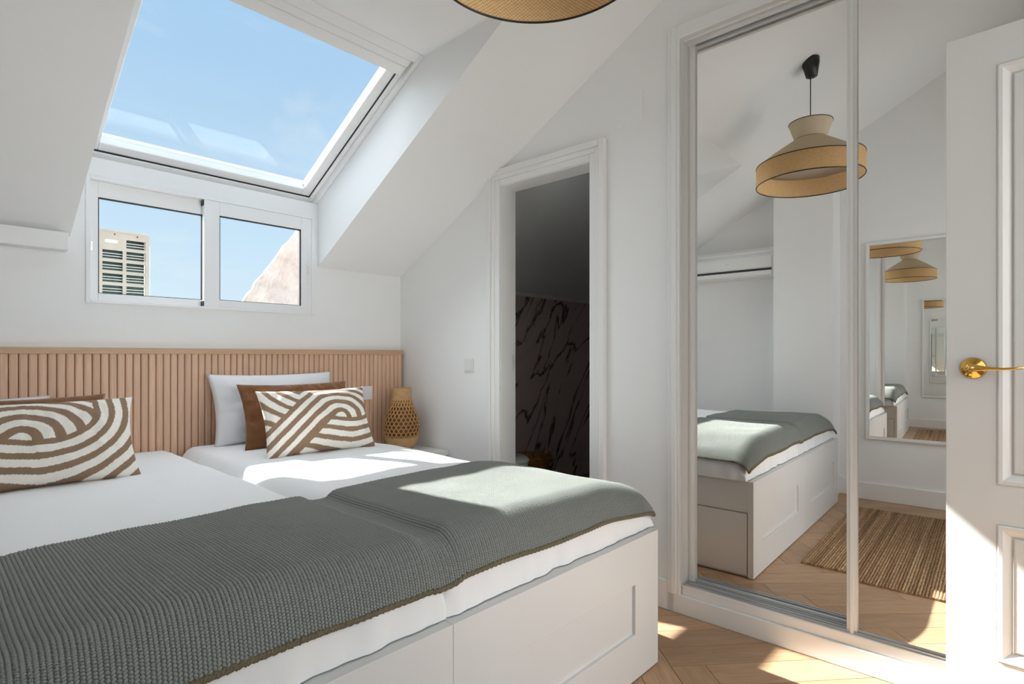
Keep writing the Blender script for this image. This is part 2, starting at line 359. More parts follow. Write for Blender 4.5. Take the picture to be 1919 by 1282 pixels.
# window wall
wb = B()
wy1 = YW + .13
wb.box(XL - .12, SX0, YW, wy1, 0, 2.02); wb.box(SX1, 2.30, YW, wy1, 0, 2.02)
wb.box(SX0, SX1, YW, wy1, 0, 1.334); 
wb.box(SX0, .522, YW, wy1, 1.334, 1.906); wb.box(1.602, SX1, YW, wy1, 1.334, 1.906)
struct(wb, 'wall_front', 'wall')
struct(box(SX0, SX1, YW, YW + .05, 1.906, 1.985), 'trim_1', 'pvc')
ow = B().box(XL - .12, .50, wy1, wy1 + .03, -.5, 2.02); ow.box(1.62, 3.2, wy1, wy1 + .03, -.5, 2.02); ow.box(.50, 1.62, wy1, wy1 + .03, -.5, 1.32)
struct(ow, 'wall_outside', mat('exterior_render', (.42, .36, .30), .95, bump=(30, .5, (1, 1, 1))))
ro = B()
def rsec2(y0, y1): return [(y0, zs(y0) + .005), (y1, zs(y1) + .005), (y1, zs(y1) + .05), (y0, zs(y0) + .05)]
ro.prism(rsec2(YB - .2, YW + .1), XL - .2, SX0 - .06, yz); ro.prism(rsec2(YB - .2, YW + .1), SX1 + .06, 5.1, yz); ro.prism(rsec2(YB - .2, 2.07), SX0 - .01, SX1 + .01, yz)
struct(ro, 'roof', mat('clay_tile', (.36, .17, .10), .9, bump=(20, .6, (1, 1, 1)), var=(.2, 6)))
# left wall + column
lb = B().prism([(YB - .12, 0), (YW + .1, 0), (YW + .1, zc(YW)), (YW, zc(YW)), (YB - .12, zc(YB - .12))], XL - .12, XL, yz)
struct(lb, 'wall_left', 'wall')
struct(B().prism([(1.03, 0), (1.46, 0), (1.46, zc(1.46)), (1.03, zc(1.03))], XL, -.20, yz), 'trim_2', 'wall')
struct(box(XL, XL + .016, YB, 1.03, 0, .128), 'baseboard_left', 'trim', bevel=.004)
# back wall with the doorway
bb = B(); top = zc(YB - .12)
for r_ in ((XL - .12, -.2, 0, top), (1.0, 1.28, 0, top), (-.2, 1.0, 0, .95), (-.2, 1.0, 2.25, top)):
    bb.box(r_[0], r_[1], YB - .12, YB, r_[2], r_[3])
bb.prism([(1.28, 2.06), (2.08, 2.06), (2.08, top), (1.28, top)], YB - .12, YB, lambda a, p, q: (p, a, q))
bb.prism([(2.08, 0), (3.0, 0), (3.0, top), (2.08, top)], YB - .12, YB, lambda a, p, q: (p, a, q))
struct(bb, 'wall_back', 'wall')
cas = B().box(1.20, 1.28, YB, YB + .018, 0, 2.14); cas.box(2.08, 2.16, YB, YB + .018, 0, 2.14); cas.box(1.20, 2.16, YB, YB + .018, 2.06, 2.14)
struct(cas, 'trim_3', 'trim', bevel=.004)
struct(box(XL, 1.20, YB, YB + .016, 0, .128), 'baseboard_back', 'trim', bevel=.004)
w3 = B()
for r_ in ((-.2, -.15, .95, 2.25), (.95, 1.0, .95, 2.25), (.375, .425, 1.0, 2.2), (-.15, .95, .95, 1.0), (-.15, .95, 2.2, 2.25)): w3.box(r_[0], r_[1], YB - .09, YB - .04, r_[2], r_[3])
w3 = struct(w3, 'window_3', 'pvc', bevel=.003)
box(-.15, .95, YB - .067, YB - .063, 1.0, 2.2).build('pane', 'glass', w3)
# hallway behind
hb = B().box(1.1, 1.2, -2.5, YB - .12, 0, 2.5); hb.box(3.0, 3.1, -2.5, YB - .12, 0, 2.5); hb.box(1.1, 3.1, -2.6, -2.5, 0, 2.5); hb.box(1.1, 3.1, -2.6, YB - .12, 2.5, 2.6)
struct(hb, 'wall_hall', 'wall')
# right wall, in its own frame (a, b, z)
DB0, DB1, DZ = 1.52, 2.115, 2.035                     # bathroom doorway
WB = 1.062                                             # wardrobe begins (towards the camera)
T = RW
ab = lambda a, p, q: (a, p, q)
def rsec(b0, b1, z0): return [(b0, z0), (b1, z0), (b1, zc(b1) + .01), (b0, zc(b0) + .01)]
rb = B()
rb.prism(rsec(WB, DB0, 0), XR, XR + .12, ab); rb.prism(rsec(DB1, YW - .03, 0), XR, XR + .12, ab); rb.prism(rsec(DB0, DB1, DZ), XR, XR + .12, ab)
rb.prism(rsec(YB, WB, 2.50), XR, XR + .12, ab)
struct(rb, 'wall_right', 'wall', T=T)
# door casing in stepped mouldings
cas = B(); 
def frame_ring(bld, b0, b1, zt, w0, w1, a0, a1):
    bld.box(a0, a1, b0 - w1, b0 - w0, 0, zt + w1); bld.box(a0, a1, b1 + w0, b1 + w1, 0, zt + w1); bld.box(a0, a1, b0 - w0, b1 + w0, zt + w0, zt + w1)
frame_ring(cas, DB0, DB1, DZ, 0, .035, XR - .012, XR)
frame_ring(cas, DB0, DB1, DZ, .035, .060, XR - .018, XR)
frame_ring(cas, DB0, DB1, DZ, .060, .090, XR - .028, XR)
struct(cas, 'trim_4', 'trim', T=T, bevel=.003)
jb = B().box(XR, XR + .12, DB0, DB0 + .003, 0, DZ); jb.box(XR, XR + .12, DB1 - .003, DB1, 0, DZ); jb.box(XR, XR + .12, DB0, DB1, DZ - .003, DZ)
struct(jb, 'trim_5', 'trim', T=T)
tag(box(XR + .085, XR + .10, DB1 - .012, DB1 - .002, 1.02, 1.10).build('strike_plate', 'alu', T=T), 'small dark metal strike plate on the left jamb of the bathroom doorway', 'strike plate')
struct(box(XR - .016, XR, DB1 + .09, YW, 0, .128), 'baseboard_right', 'trim', T=T, bevel=.004)
struct(box(XR - .016, XR, WB + .02, DB0 - .09, 0, .128), 'baseboard_middle', 'trim', T=T, bevel=.004)

# ------------------------------------------------------------ wardrobe (wall frame)
W0 = 2.244
wt = thing('wardrobe', 'built in white wardrobe with sliding mirror doors beside the open panel door', 'wardrobe', (W0, .2, 0), RW)
bld = B()
box(W0, W0 + .12, YB, WB + .055, 0, .080).build('plinth', 'trim', wt, bevel=.003, T=T)
b = B().box(W0 + .010, W0 + .12, YB, WB - .01, .080, .120); b.build('threshold', 'trim', wt, bevel=.003, T=T)
b = B()
for a in (.020, .034, .060, .074, .104): b.box(W0 + a, W0 + a + .007, YB, WB - .015, .120, .127)
b.build('bottom_track', 'track', wt, T=T)
box(W0 - .006, W0 + .074, YB, WB, 2.446, 2.505).build('header', 'trim', wt, bevel=.004, T=T)
b = B().box(W0 + .026, W0 + .030, YB, WB - .01, 2.438, 2.450); b.box(W0 + .064, W0 + .068, YB, WB - .01, 2.434, 2.450); b.box(W0 + .072, W0 + .13, YB, WB - .01, 2.450, 2.505); b.build('top_track', 'trim', wt, T=T)
b = B().box(W0 - .006, W0 + .018, WB - .006, WB + .048, .080, 2.50); b.box(W0 - .012, W0 + .02, WB + .008, WB + .030, .080, 2.50); b.build('side_casing', 'trim', wt, bevel=.003, T=T)
box(W0 + .018, W0 + .13, WB - .008, WB + .012, .080, 2.46).build('side_jamb', 'trim', wt, T=T)
box(W0 + .13, W0 + .15, YB, WB, .0, 2.5).build('back_board', 'trim', wt, T=T)
def slide(a, b0, b1, z0, z1, grip):
    d = box(a, a + .012, b0, b1, z0, z1)
    o = d.build('mirror_door', 'mirror', wt, T=T)
    for (c0, c1) in ((b0 - .004, b0 + .029), (b1 - .029, b1 + .004)):
        s_ = B().box(a - .012, a + .014, c0, c1, z0 - .008, z1 + .01)
        mid = (c0 + c1) / 2; s_.box(a - .018, a - .010, mid - .006, mid + .006, z0 - .008, z1 + .01)
        s_.build('stile', 'trim', o, bevel=.002, T=T)
    box(a - .006, a + .014, b0 + .02, b1 - .02, z0 - .01, z0 + .006).build('bottom_rail', 'alu', o, T=T)
    box(a - .006, a + .014, b0 + .02, b1 - .02, z1 - .006, z1 + .012).build('top_rail', 'alu', o, T=T)
slide(W0 + .084, .405, WB - .012, .128, 2.430, 0)
slide(W0 + .036, -.150, .438, .124, 2.436, 0)
slide(W0 + .084, YB + .01, -.130, .128, 2.430, 0)

# ------------------------------------------------------------ bathroom
bt = B(); 
bt.box(2.30, 5.0, YW, YW + .1, 0, Z0 - .01)
struct(bt, 'wall_bathroom', 'marble')
bo = B().box(4.9, 5.0, 1.1, YW, 0, 3.0); bo.box(2.4, 5.0, 1.05, 1.15, 0, 3.2)
struct(bo, 'wall_side', 'wall')
struct(box(2.38, 4.9, YW - .02, YW, Z0 - .03, Z0), 'trim_6', 'trim')
struct(box(2.36, 4.9, 1.15, YW, -.012, 0.0), 'floor_bathroom', mat('bathroom_tile', (.16, .13, .12), .4))
struct(box(2.38, 4.9, YW - .014, YW, 0, .09), 'baseboard_bathroom', 'marble')
# bath door: leaf folded back behind the jamb, lever sticking out
dl = thing('bathroom_door', 'white inner door folded back inside the dark bathroom with a gold lever', 'door', (2.385, 1.50, 0), Matrix.Identity(4))
Tl = Matrix.Translation((2.395, 1.548, 0)) @ Matrix.Rotation(math.radians(31.5), 4, 'Z')
box(0, .575, -.036, 0, .01, 2.0).build('leaf', 'door', dl, bevel=.003, T=Tl)
b = B().tube([(.52, 0, 1.045), (.52, .045, 1.045)], .009, 10); b.tube([(.52, .045, 1.045), (.50, .058, 1.046), (.42, .060, 1.045)], [.010, .008, .006], 10)
b.lathe([(.001, 0), (.026, 0), (.026, .006), (.001, .008)], (0, 0, 0), 20, T=Matrix.Translation((.52, 0, 1.045)) @ Matrix.Rotation(-PI / 2, 4, 'X'))
b.build('lever', 'brass', dl, T=Tl)
# basket on the bathroom floor
bk = thing('laundry_basket', 'round brown wicker basket with loop handle on the dark bathroom floor', 'basket', (3.20, 2.80, 0))
b = B().lathe([(.10, 0.0), (.12, .01), (.145, .30), (.150, .335), (.142, .345), (.128, .33), (.105, .03), (.001, .02)], (3.20, 2.80, 0), 36, caps=False); b.build('body', 'basket', bk)
for z in [.03 + .022 * i for i in range(15)]:
    pass
rr = B()
for i in range(14):
    z = .02 + .0235 * i; r = .122 + .026 * z / .33 + .004
    rr.tube([(3.20 + r * math.cos(2 * PI * k / 40), 2.80 + r * math.sin(2 * PI * k / 40), z + .004 * (-1) ** (k + i)) for k in range(40)], .008, 6, closed=True)
rr.build('weave', 'basket', bk, kind='stuff')
for s_, a0 in ((1, -.75), (-1, 2.39)):
    cx, cy = 3.20 + .155 * math.cos(a0), 2.80 + .155 * math.sin(a0)
    t_ = Vector((-math.sin(a0), math.cos(a0), 0))
    pts = [Vector((cx, cy, .31)) + t_ * (.05 * math.cos(PI * k / 10)) + Vector((0, 0, .055 * math.sin(PI * k / 10))) for k in range(11)]
    B().tube(pts, .009, 8).build('handle', 'basket', bk)
# toilet
tl = thing('toilet', 'white round ceramic toilet half hidden by the bathroom door jamb', 'toilet', (2.80, 2.60, 0))
tx, ty = 2.715, 2.66
b = B()
prof = [(.10, 0), (.105, .05), (.095, .12), (.12, .22), (.175, .34), (.18, .385), (.14, .39), (.10, .30), (.02, .22)]
vs = []
n = 36
for r, z in prof:
    for i in range(n):
        a = 2 * PI * i / n; vs.append((tx + r * math.cos(a), ty + 1.25 * r * math.sin(a), z))
b.add(vs, [(j * n + i, j * n + (i + 1) % n, (j + 1) * n + (i + 1) % n, (j + 1) * n + i) for j in range(len(prof) - 1) for i in range(n)], True); b.build('bowl', 'ceramic', tl)
b = B(); vs = [(tx + r * math.cos(2 * PI * i / n), ty + 1.25 * r * math.sin(2 * PI * i / n), z) for r, z in ((.185, .39), (.187, .405), (.17, .418)) for i in range(n)]
b.add(vs, [(j * n + i, j * n + (i + 1) % n, (j + 1) * n + (i + 1) % n, (j + 1) * n + i) for j in range(2) for i in range(n)] + [tuple(range(2 * n, 3 * n)), tuple(range(n))[::-1]], True); b.build('lid', 'ceramic', tl)
box(tx - .18, tx + .18, 2.885, 3.06, .38, .76).build('cistern', 'ceramic', tl, bevel=.02)

# ------------------------------------------------------------ headboard
hbt = thing('slatted_headboard', 'long wooden headboard of vertical reeded slats behind both beds', 'headboard', (.87, YW - .02, .0))
box(XL + .005, 2.186, 3.046, YW - .002, .1, 1.106).build('back_panel', 'backing', hbt)
box(XL + .005, 2.188, 3.012, YW - .002, 1.106, 1.134).build('top_cap', 'cap', hbt, bevel=.002)
pitch = .0305; x = 2.186 - pitch; me = None
while x > XL + .01:
    if me is None:
        c_ = .0144
        prof = [(-c_, .030), (-c_, .006), (-c_ * .88, .002), (-c_ * .55, 0), (c_ * .55, 0), (c_ * .88, .002), (c_, .006), (c_, .030)]
        o = B().prism([(x + pitch / 2 + p, 3.020 + q) for p, q in prof], .1, 1.106, lambda a, p, q: (p, q, a)).build('slat', 'slat', hbt, bevel=0)
        me = o.data; ref = loc0(o); x_ref = x
    else:
        o = bpy.data.objects.new('slat', me); C.objects.link(o); o.parent = hbt
        o.location = ref + Vector((x - x_ref, 0, 0))
    x -= pitch
# switches
def switch(name, label, Tm, w_=.08, h_=.08):
    t_ = thing(name, label, 'switch', (0, 0, 0), Tm)
    box(-w_ / 2, w_ / 2, -.008, 0, -h_ / 2, h_ / 2).build('plate', 'switch', t_, bevel=.003, T=Tm)
    box(-w_ * .36, w_ * .36, -.013, -.006, -h_ * .36, h_ * .36).build('rocker', 'switch', t_, bevel=.002, T=Tm)
switch('light_switch', 'square white switch on the reeded headboard right of the pillows', Matrix.Translation((1.918, 3.020, .867)), .078, .085)
switch('light_switch', 'white switch on the plain wall left of the bathroom doorway', RW @ Matrix.Translation((XR, 2.366, 1.041)) @ Matrix.Rotation(-PI / 2, 4, 'Z'), .072, .082)
tag(box(XR - .004, XR + .01, 1.24, 1.37, 2.16, 2.295).build('cover_plate', 'wall', T=T, bevel=.001), 'faint square painted cover plate on the wall above the bathroom doorway', 'cover plate')
# boxed moulding under the sloping ceiling at left
struct(box(XL, .452, 2.985, YW, 1.545, 1.620), 'trim_7', 'wall', bevel=.003)

# ------------------------------------------------------------ beds
HZ = .4774; YF = .98; YH = 3.01
def bed(x0, x1, label, right):
    t_ = thing('storage_bed', label, 'bed', ((x0 + x1) / 2, (YF + YH) / 2, 0), group='white storage beds')
    ix0, ix1, iz0, iz1 = x0 + .135, x1 - .155, .156, .325
    f = relief([x0 + .001, ix0, ix1, x1], [.004, iz0, iz1, HZ], {(1, 1)}, lambda a, z, d: (a, d, z), YF, YF + .012, YF + .028)
    f.build('foot_panel', 'bed', t_, bevel=.0012)
    box(x0 + .022, x1 - .022, YF + .0282, YF + .09, HZ - .05, HZ - .0005).build('foot_rail', 'bed', t_)
    box(x0 + .001, x0 + .020, YF + .028, YH, .02, HZ).build('side_panel', 'bed', t_)
    box(x1 - .020, x1, YF + .028, YH, .325, HZ).build('side_panel', 'bed', t_, bevel=.001)
    box(x1 - .028, x1 - .012, YF + .028, YH, .004, .325).build('side_panel', 'seal' if 0 else 'bed', t_)
    box(x0 + .001, x1, YH - .02, YH, .02, HZ).build('head_panel', 'bed', t_)
    box(x0 + .02, x1 - .03, YF + .07, YH - .02, .33, .36).build('slat_base', 'bed', t_)
    for y0, y1 in ((YF + .032, YF + 1.005), (YF + 1.01, YH - .02)):
        box(x1 - .014, x1 - .0005, y0, y1, .015, .318).build('drawer', 'bed', t_, bevel=.0015)
    box(x0 + .03, x1 - .03, YF + .05, YH - .03, .36, .50).build('mattress', 'linen', t_, bevel=.02)
    return t_
X0, XM, X1 = -.113, .8525, 1.818
bed(X0, XM, 'white storage bed, left of the pair, nearest the camera', 0)
bed(XM, X1, 'white storage bed, right of the pair, nearest the doorway', 1)
ZB, RH, RR = .480, .180, .070
def und(x, y):
    e = max(x - 1.45, 0) if x > .8 else max(.25 - x, 0)
    return -.50 * min(e, .39) ** 2 + .010 * noise.noise(Vector((x * 2.6, y * 2.2, 3.1))) + .0035 * noise.noise(Vector((x * 9, y * 7, 8)))
def dome(core0, core1, s, r, L=.20):
    """position along an unrolled coordinate: flat between core0 and core1, then rolling down; returns (pos, cos)"""
    if s < core0: e = core0 - s; a = min(e / L, 1) * PI / 2; return core0 - r * math.sin(a), math.cos(a)
    if s > core1: e = s - core1; a = min(e / L, 1) * PI / 2; return core1 + r * math.sin(a), math.cos(a)
    return s, 1.0
def soft(c): return max(c, 0) ** .75
def duvet(x0, x1, y0, y1, name, label, seed):
    c0, c1, d0, d1 = x0 + RR, x1 - RR, y0 + RR, y1 - RR
    def axis(a, b, L=.20, n=90):
        s = [a - L + L * i / 12 for i in range(12)] + [a + (b - a) * i / n for i in range(n + 1)] + [b + L * (i + 1) / 12 for i in range(12)]
        return s
    U, V = axis(c0, c1, n=56), axis(d0, d1, n=110)
    bl = B(); vs = []
    for s in U:
        for t_ in V:
            px, cu = dome(c0, c1, s, RR); py, cv = dome(d0, d1, t_, RR)
            cc = soft(cu) * soft(cv); h = 1 - cc
            z = ZB + RH * cc + und(px, py) * cc
            # puckers down the hanging sides
            wv = min(1, h * 1.6)
            pu = .012 * noise.noise(Vector((px * 16 + seed, py * 16, z * 4))) + .003 * noise.noise(Vector((px * 45, py * 45, z * 9 + seed)))
            if cu < .999: px += pu * wv * (1 if s > c1 else -1)
            if cv < .999: py += pu * wv * (1 if t_ > d1 else -1)
            vs.append((px, py, z))
    n = len(V); bl.add(vs, [(i * n + j, i * n + j + 1, (i + 1) * n + j + 1, (i + 1) * n + j) for i in range(len(U) - 1) for j in range(n - 1)], True)
    o = bl.build(name, 'duvet'); tag(o, label, 'duvet', 'white duvets on the two beds')
    return o
duvet(X0 - .02, XM + .001, YF + .032, YH + .0, 'duvet', 'white cotton duvet on the left bed with the striped pillow cut by the frame edge', 2)
duvet(XM + .001, X1 + .016, YF + .032, YH + .0, 'duvet', 'white cotton duvet on the right bed crossed by patches of direct sun', 9)

# ------------------------------------------------------------ knitted throw
RP, SP = .0072, .0052                                      # rib and stitch pitch
def throw():
    tx0, tx1 = -.22, X1 + .016 - RR + .105; ty0, ty1 = YF + .032 + RR - .162, 1.62
    nx = int((tx1 - tx0) / RP * 5); ny = int((ty1 - ty0) / SP * 3.6)
    c0, c1, d0 = X0 - .02 + RR, X1 + .016 - RR, YF + .032 + RR
    vs, at = [], []
    off = .014
    for i in range(nx + 1):
        s = tx0 + (tx1 - tx0) * i / nx
        px, cu = dome(c0, c1, s, RR + off)
        rib = s / RP
        yb = ty1 + .018 * noise.noise(Vector((s * 3, 0, 0))) + .006 * noise.noise(Vector((s * 9, 5, 0)))
        yf = ty0 + .010 * noise.noise(Vector((s * 2.6, 9, 0)))
        for j in range(ny + 1):
            f = j / ny
            t_ = yf + (yb - yf) * f
            py, cv = dome(d0, 9, t_, RR + off)
            wob = .0045 * noise.noise(Vector((s * 3, t_ * 4, 4)))
            cc = soft(cu) * soft(cv)
            def dz_(p, a, b):                                       # height of one duvet across the bed
                o_ = max(a - p, p - b, 0) / RR
                return soft(math.sqrt(1 - o_ * o_)) if o_ < 1 else 0
            env = max(dz_(px, X0 - .02 + RR, XM + .004 - RR), dz_(px, XM - .004 + RR, X1 + .016 - RR)) if abs(px - XM) < .12 else 1
            low = 1 - .10 * math.exp(-((px - XM - .01) / .11) ** 2)
            cc_v = .5 * (env + low + math.sqrt((env - low) ** 2 + .0012)); sag_ = 1 - min(cc_v, 1.02)
            ph = (t_ - ty0) / SP
            ribp = rib + .9 * wob / RP
            ribp += .13 * math.sin(2 * PI * ph)
            r1 = .5 + .5 * math.cos(2 * PI * ribp)
            st = .5 + .5 * math.cos(2 * PI * (ph + .5 * (math.floor(ribp + .5) % 2)))
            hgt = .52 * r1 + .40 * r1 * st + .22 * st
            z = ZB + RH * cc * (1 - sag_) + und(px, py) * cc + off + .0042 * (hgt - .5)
            vs.append((px + .003 * hgt * (1 - cu), py - .003 * hgt * (1 - cv), z)); at.append(max(0, min(1, 1.22 - 1.75 * hgt)))  # low parts of the knit coloured darker, as groove shade
    b = B(); n = ny + 1
    b.add(vs, [(i * n + j, i * n + j + 1, (i + 1) * n + j + 1, (i + 1) * n + j) for i in range(nx) for j in range(ny)], True); b.attr = at
    t_ = thing('knitted_throw', 'grey green chunky knitted throw laid across the foot of both beds', 'blanket', (.85, 1.3, .49))
    o = b.build('knit', 'throw', t_)
    md = o.modifiers.new('thick', 'SOLIDIFY'); md.thickness = .004; md.offset = 0
    pts = []
    for i in range(0, nx + 1, 2):
        v = Vector(vs[i * n]); pts.append(v + Vector((0, -.002, -.002)))
    h = B()
    for ph in (0, PI):
        h.tube([p + Vector((0, .0022 * math.sin(k * 1.3 + ph), .0035 * math.cos(k * 1.3 + ph))) for k, p in enumerate(pts)], .0042, 6)
    h.build('front_hem', 'hem', t_)
    pts = [Vector(vs[nx * n + j]) + Vector((.002, 0, -.002)) for j in range(0, n, 3)]
    B().tube(pts, .004, 6).build('side_hem', 'hem', t_)
throw()

# ------------------------------------------------------------ pillows
def knot(x, y):
    """brushed interlaced stripes; x right, y up, about the hook centre (unit: 1/3130 m)"""
    wob = 6 * noise.noise(Vector((x * .008, y * .008, 1.5))) + 3 * noise.noise(Vector((x * .04, y * .04, 7.5)))
    def Dof(x, y):
        if x < 70: return -75 + (70 - x) * .16 + .0001 * (70 - x) ** 2 - y
        ex, ey = (x - 170) / 530, (y - 295) / 370
        r = math.hypot(ex, ey)
        if y > 295: r = abs(ex) if y < 700 else r
        if r == 0: return -400
        if y >= 295: return (abs(ex) - 1) * 530
        c_ = ex / r; return (r - 1) * math.hypot(530 * c_, 370 * ey / r) - 7 * max(0, 1 - (x - 70) / 200)
    def Bval(D): D += wob; return D >= 0 and (D % 145) < 78
    def Aval(r): r += wob; return r < 80 or (r >= 170 and ((r - 170) % 195) < 97)
    def ell(x, y):
        f = max(.66, .95 - .0006 * max(y, 0)); return math.hypot(x, y / f)
    d = (-.77, -.64); nn = (-.64, .77)
    t = d[0] * x + d[1] * y; p = nn[0] * x + nn[1] * y
    if t > 150 and p > 600:
        r = math.hypot(x + 275, y - 870) + wob; return 0 if ((r - 690) % 150) < 86 else 1
    D = Dof(x, y)
    if D > -62 and (p < 88 or t < 0): return 0 if Bval(D) else 1
    if t > 0:
        k = min(1, t / 300); k = k * k * (3 - 2 * k)
        re = ell(nn[0] * p, nn[1] * p); rs = 170 + (p - 193) * 195 / 137
        r = re * (1 - k) + rs * k
        if p < 82 and D <= -62 and t < 160: r = 40
        elif p < 190: r = max(r, 100)
        return 0 if Aval(r) else 1
    return 0 if Aval(ell(x, y)) else 1
def pillow(name, label, group, m, w_, h_, th, bx, by, bz, tilt, yaw, roll=0, pat=None, wr=.004, nu=40, nv=28, seed=0, pinch=.07, sag=0):
    vs = []; at = []; b = B()
    T = Matrix.Translation((bx, by, bz)) @ Matrix.Rotation(yaw, 4, 'Z') @ Matrix.Rotation(-tilt, 4, 'X') @ Matrix.Rotation(roll, 4, 'Y')
    idx = {}
    for side in (0, 1):
        for i in range(nu + 1):
            for j in range(nv + 1):
                u, v = -1 + 2 * i / nu, -1 + 2 * j / nv
                if side and (i in (0, nu) or j in (0, nv)): idx[(1, i, j)] = idx[(0, i, j)]; continue
                k = ((1 - abs(u) ** 2.4) * (1 - abs(v) ** 2.4))
                t_ = th * max(k, 0) ** .50
                px = w_ / 2 * u * (1 - pinch * (1 - abs(v) ** 2)); pz = h_ / 2 * v * (1 - pinch * (1 - abs(u) ** 2)) 
                edge = 1 - k
                q = Vector((px * 14 + seed, pz * 14, side))
                t_ += wr * (noise.noise(q) + .7 * (.4 - 2 * abs(noise.noise(Vector((px * 7 + pz * 5, pz * 15 - px * 3, seed + side)))))) * min(1, k * 5) + wr * .8 * noise.noise(Vector((px * 34, pz * 20 + seed, side + 3))) * min(1, k * 5)
                pz += sag * (v < 0) * (-v) * noise.noise(Vector((u * 2.2, seed, 0)))
                idx[(side, i, j)] = len(vs); vs.append((px, -t_ if side == 0 else t_ * .8, pz + h_ / 2))
                if pat: at.append(pat(px, pz))
    fs = []
    for side in (0, 1):
        for i in range(nu):
            for j in range(nv):
                q = [idx[(side, i, j)], idx[(side, i + 1, j)], idx[(side, i + 1, j + 1)], idx[(side, i, j + 1)]]
                fs.append(tuple(q if side == 0 else q[::-1]))
    b.add(vs, fs, True)
    if pat: b.attr = at
    o = b.build(name, m, T=T); return tag(o, label, 'pillow' if 'pillow' in name else 'cushion', group)
U = 3130.
# right bed
pillow('bed_pillow', 'plump white pillow leaning on the headboard of the right bed', 'white bed pillows', 'linen', .66, .37, .075, 1.315, 2.86, .655, math.radians(18), math.radians(-1), seed=3, wr=.008)
pillow('velvet_cushion', 'brown velvet cushion behind the striped one on the right bed', 'brown velvet cushions', 'velvet', .57, .325, .055, 1.335, 2.66, .655, math.radians(20), math.radians(-2), seed=5, wr=.019, nu=60, nv=40)
def pr(cx, cy): return lambda px, pz: knot((px - cx) * U, (pz - cy) * U)
pillow('striped_pillow', 'striped beige and white lumbar pillow on the right bed, whole in view', 'striped lumbar pillows', 'print', .525, .315, .065, 1.290, 2.375, .652, math.radians(24), math.radians(-3), seed=8, pat=pr(.085, -.01), nu=230, nv=140, wr=.006)
# left bed
pillow('bed_pillow', 'white pillow just showing over the brown cushion at the left frame edge', 'white bed pillows', 'linen', .62, .322, .075, .08, 2.86, .636, math.radians(22), 0, seed=13, wr=.008)
pillow('velvet_cushion', 'brown velvet cushion whose top edge shows over the left striped pillow', 'brown velvet cushions', 'velvet', .60, .315, .055, .245, 2.67, .650, math.radians(22), math.radians(1), seed=15, wr=.009, nu=60, nv=40)
pillow('striped_pillow', 'striped beige and white lumbar pillow on the left bed, cut by the frame edge', 'striped lumbar pillows', 'print', .56, .315, .075, .305, 2.430, .650, math.radians(24), math.radians(1), seed=18, pat=pr(-.060, .0), nu=260, nv=150, wr=.006)

# ------------------------------------------------------------ nightstand, vase
nz_ = .53
for nm, x0, x1, y0, lab in (('nightstand', 1.855, 2.19, 2.56, 'low white nightstand in the corner under the woven vase'),):
    t_ = thing(nm, lab, 'nightstand', ((x0 + x1) / 2, (y0 + 3.0) / 2, 0))
    box(x0, x1, y0, 3.0, nz_ - .028, nz_).build('top', 'bed', t_, bevel=.002)
    box(x0 + .01, x1 - .01, y0 + .012, 2.99, .08, nz_ - .032).build('body', 'bed', t_, bevel=.002)
    box(x0 + .014, x1 - .014, y0 + .002, y0 + .014, .30, nz_ - .036).build('drawer', 'bed', t_, bevel=.002)
    box(x0 + .014, x1 - .014, y0 + .002, y0 + .014, .085, .294).build('drawer', 'bed', t_, bevel=.002)
    for lx in (x0 + .012, x1 - .04):
        for ly in (y0 + .014, 2.96): box(lx, lx + .028, ly, ly + .028, 0, .08).build('leg', 'bed', t_)
vx, vy = 2.045, 2.83
vt = thing('woven_vase', 'pear shaped vase of open woven bamboo on the corner nightstand', 'vase', (vx, vy, nz_))
def vr(z):
    P = [(0, .058), (.02, .082), (.05, .098), (.083, .107), (.115, .112), (.142, .112), (.178, .107), (.21, .097), (.24, .083), (.27, .070), (.30, .061), (.33, .058), (.372, .060)]
    for (z0, r0), (z1, r1) in zip(P, P[1:]):
        if z <= z1:
            t = (z - z0) / (z1 - z0); return r0 + (r1 - r0) * t
    return P[-1][1]
prof = [(vr(z), z) for z in (0, .01, .02, .035, .05, .065, .078)] + [(vr(z) - .004, z) for z in (.078, .05, .02, .008)] + [(.001, .008)]
B().lathe(prof, (vx, vy, nz_), 48, caps=False).build('bowl', 'wicker_solid', vt)
prof = [(vr(z), z) for z in (.30, .32, .345, .372)] + [(vr(z) - .004, z) for z in (.372, .345, .30)]
B().lathe(prof, (vx, vy, nz_), 48, caps=False).build('neck', 'wicker_solid', vt)
lt = B(); ns = 24; z_a, z_b = .074, .302
for d in (1, -1):
    for k in range(ns):
        L_, R_ = [], []
        for i in range(29):
            z = z_a + (z_b - z_a) * i / 28; a = 2 * PI * k / ns + d * 1.36 * (z - z_a) / .228; r = vr(z) + .0016 * math.sin(i * PI / 2 + (0 if d > 0 else PI) + k) 
            hw = .0021 / r * (1 + .5 * (z > .25))
            L_.append((vx + r * math.cos(a - hw), vy + r * math.sin(a - hw), nz_ + z)); R_.append((vx + r * math.cos(a + hw), vy + r * math.sin(a + hw), nz_ + z))
        nL = len(L_); lt.add(L_ + R_, [(i, i + 1, nL + i + 1, nL + i) for i in range(nL - 1)], True)
for z in (.078, .085, .107, .129, .151, .173, .195, .217, .239, .261, .272, .283, .292, .298):
    r = vr(z) + .0006
    lt.tube([(vx + r * math.cos(2 * PI * k / 48), vy + r * math.sin(2 * PI * k / 48), nz_ + z) for k in range(48)], .0013, 5, closed=True)
B().lathe([(vr(z) - .012, z) for z in (.06, .09, .12, .15, .18, .21, .24, .27, .30)], (vx, vy, nz_), 32, caps=False).build('dark_liner', mat('liner_shade', (.20, .085, .02), .8), vt)  # smooth dark liner added so the lattice holes look shaded
o = lt.build('lattice', 'wicker', vt, kind='stuff')
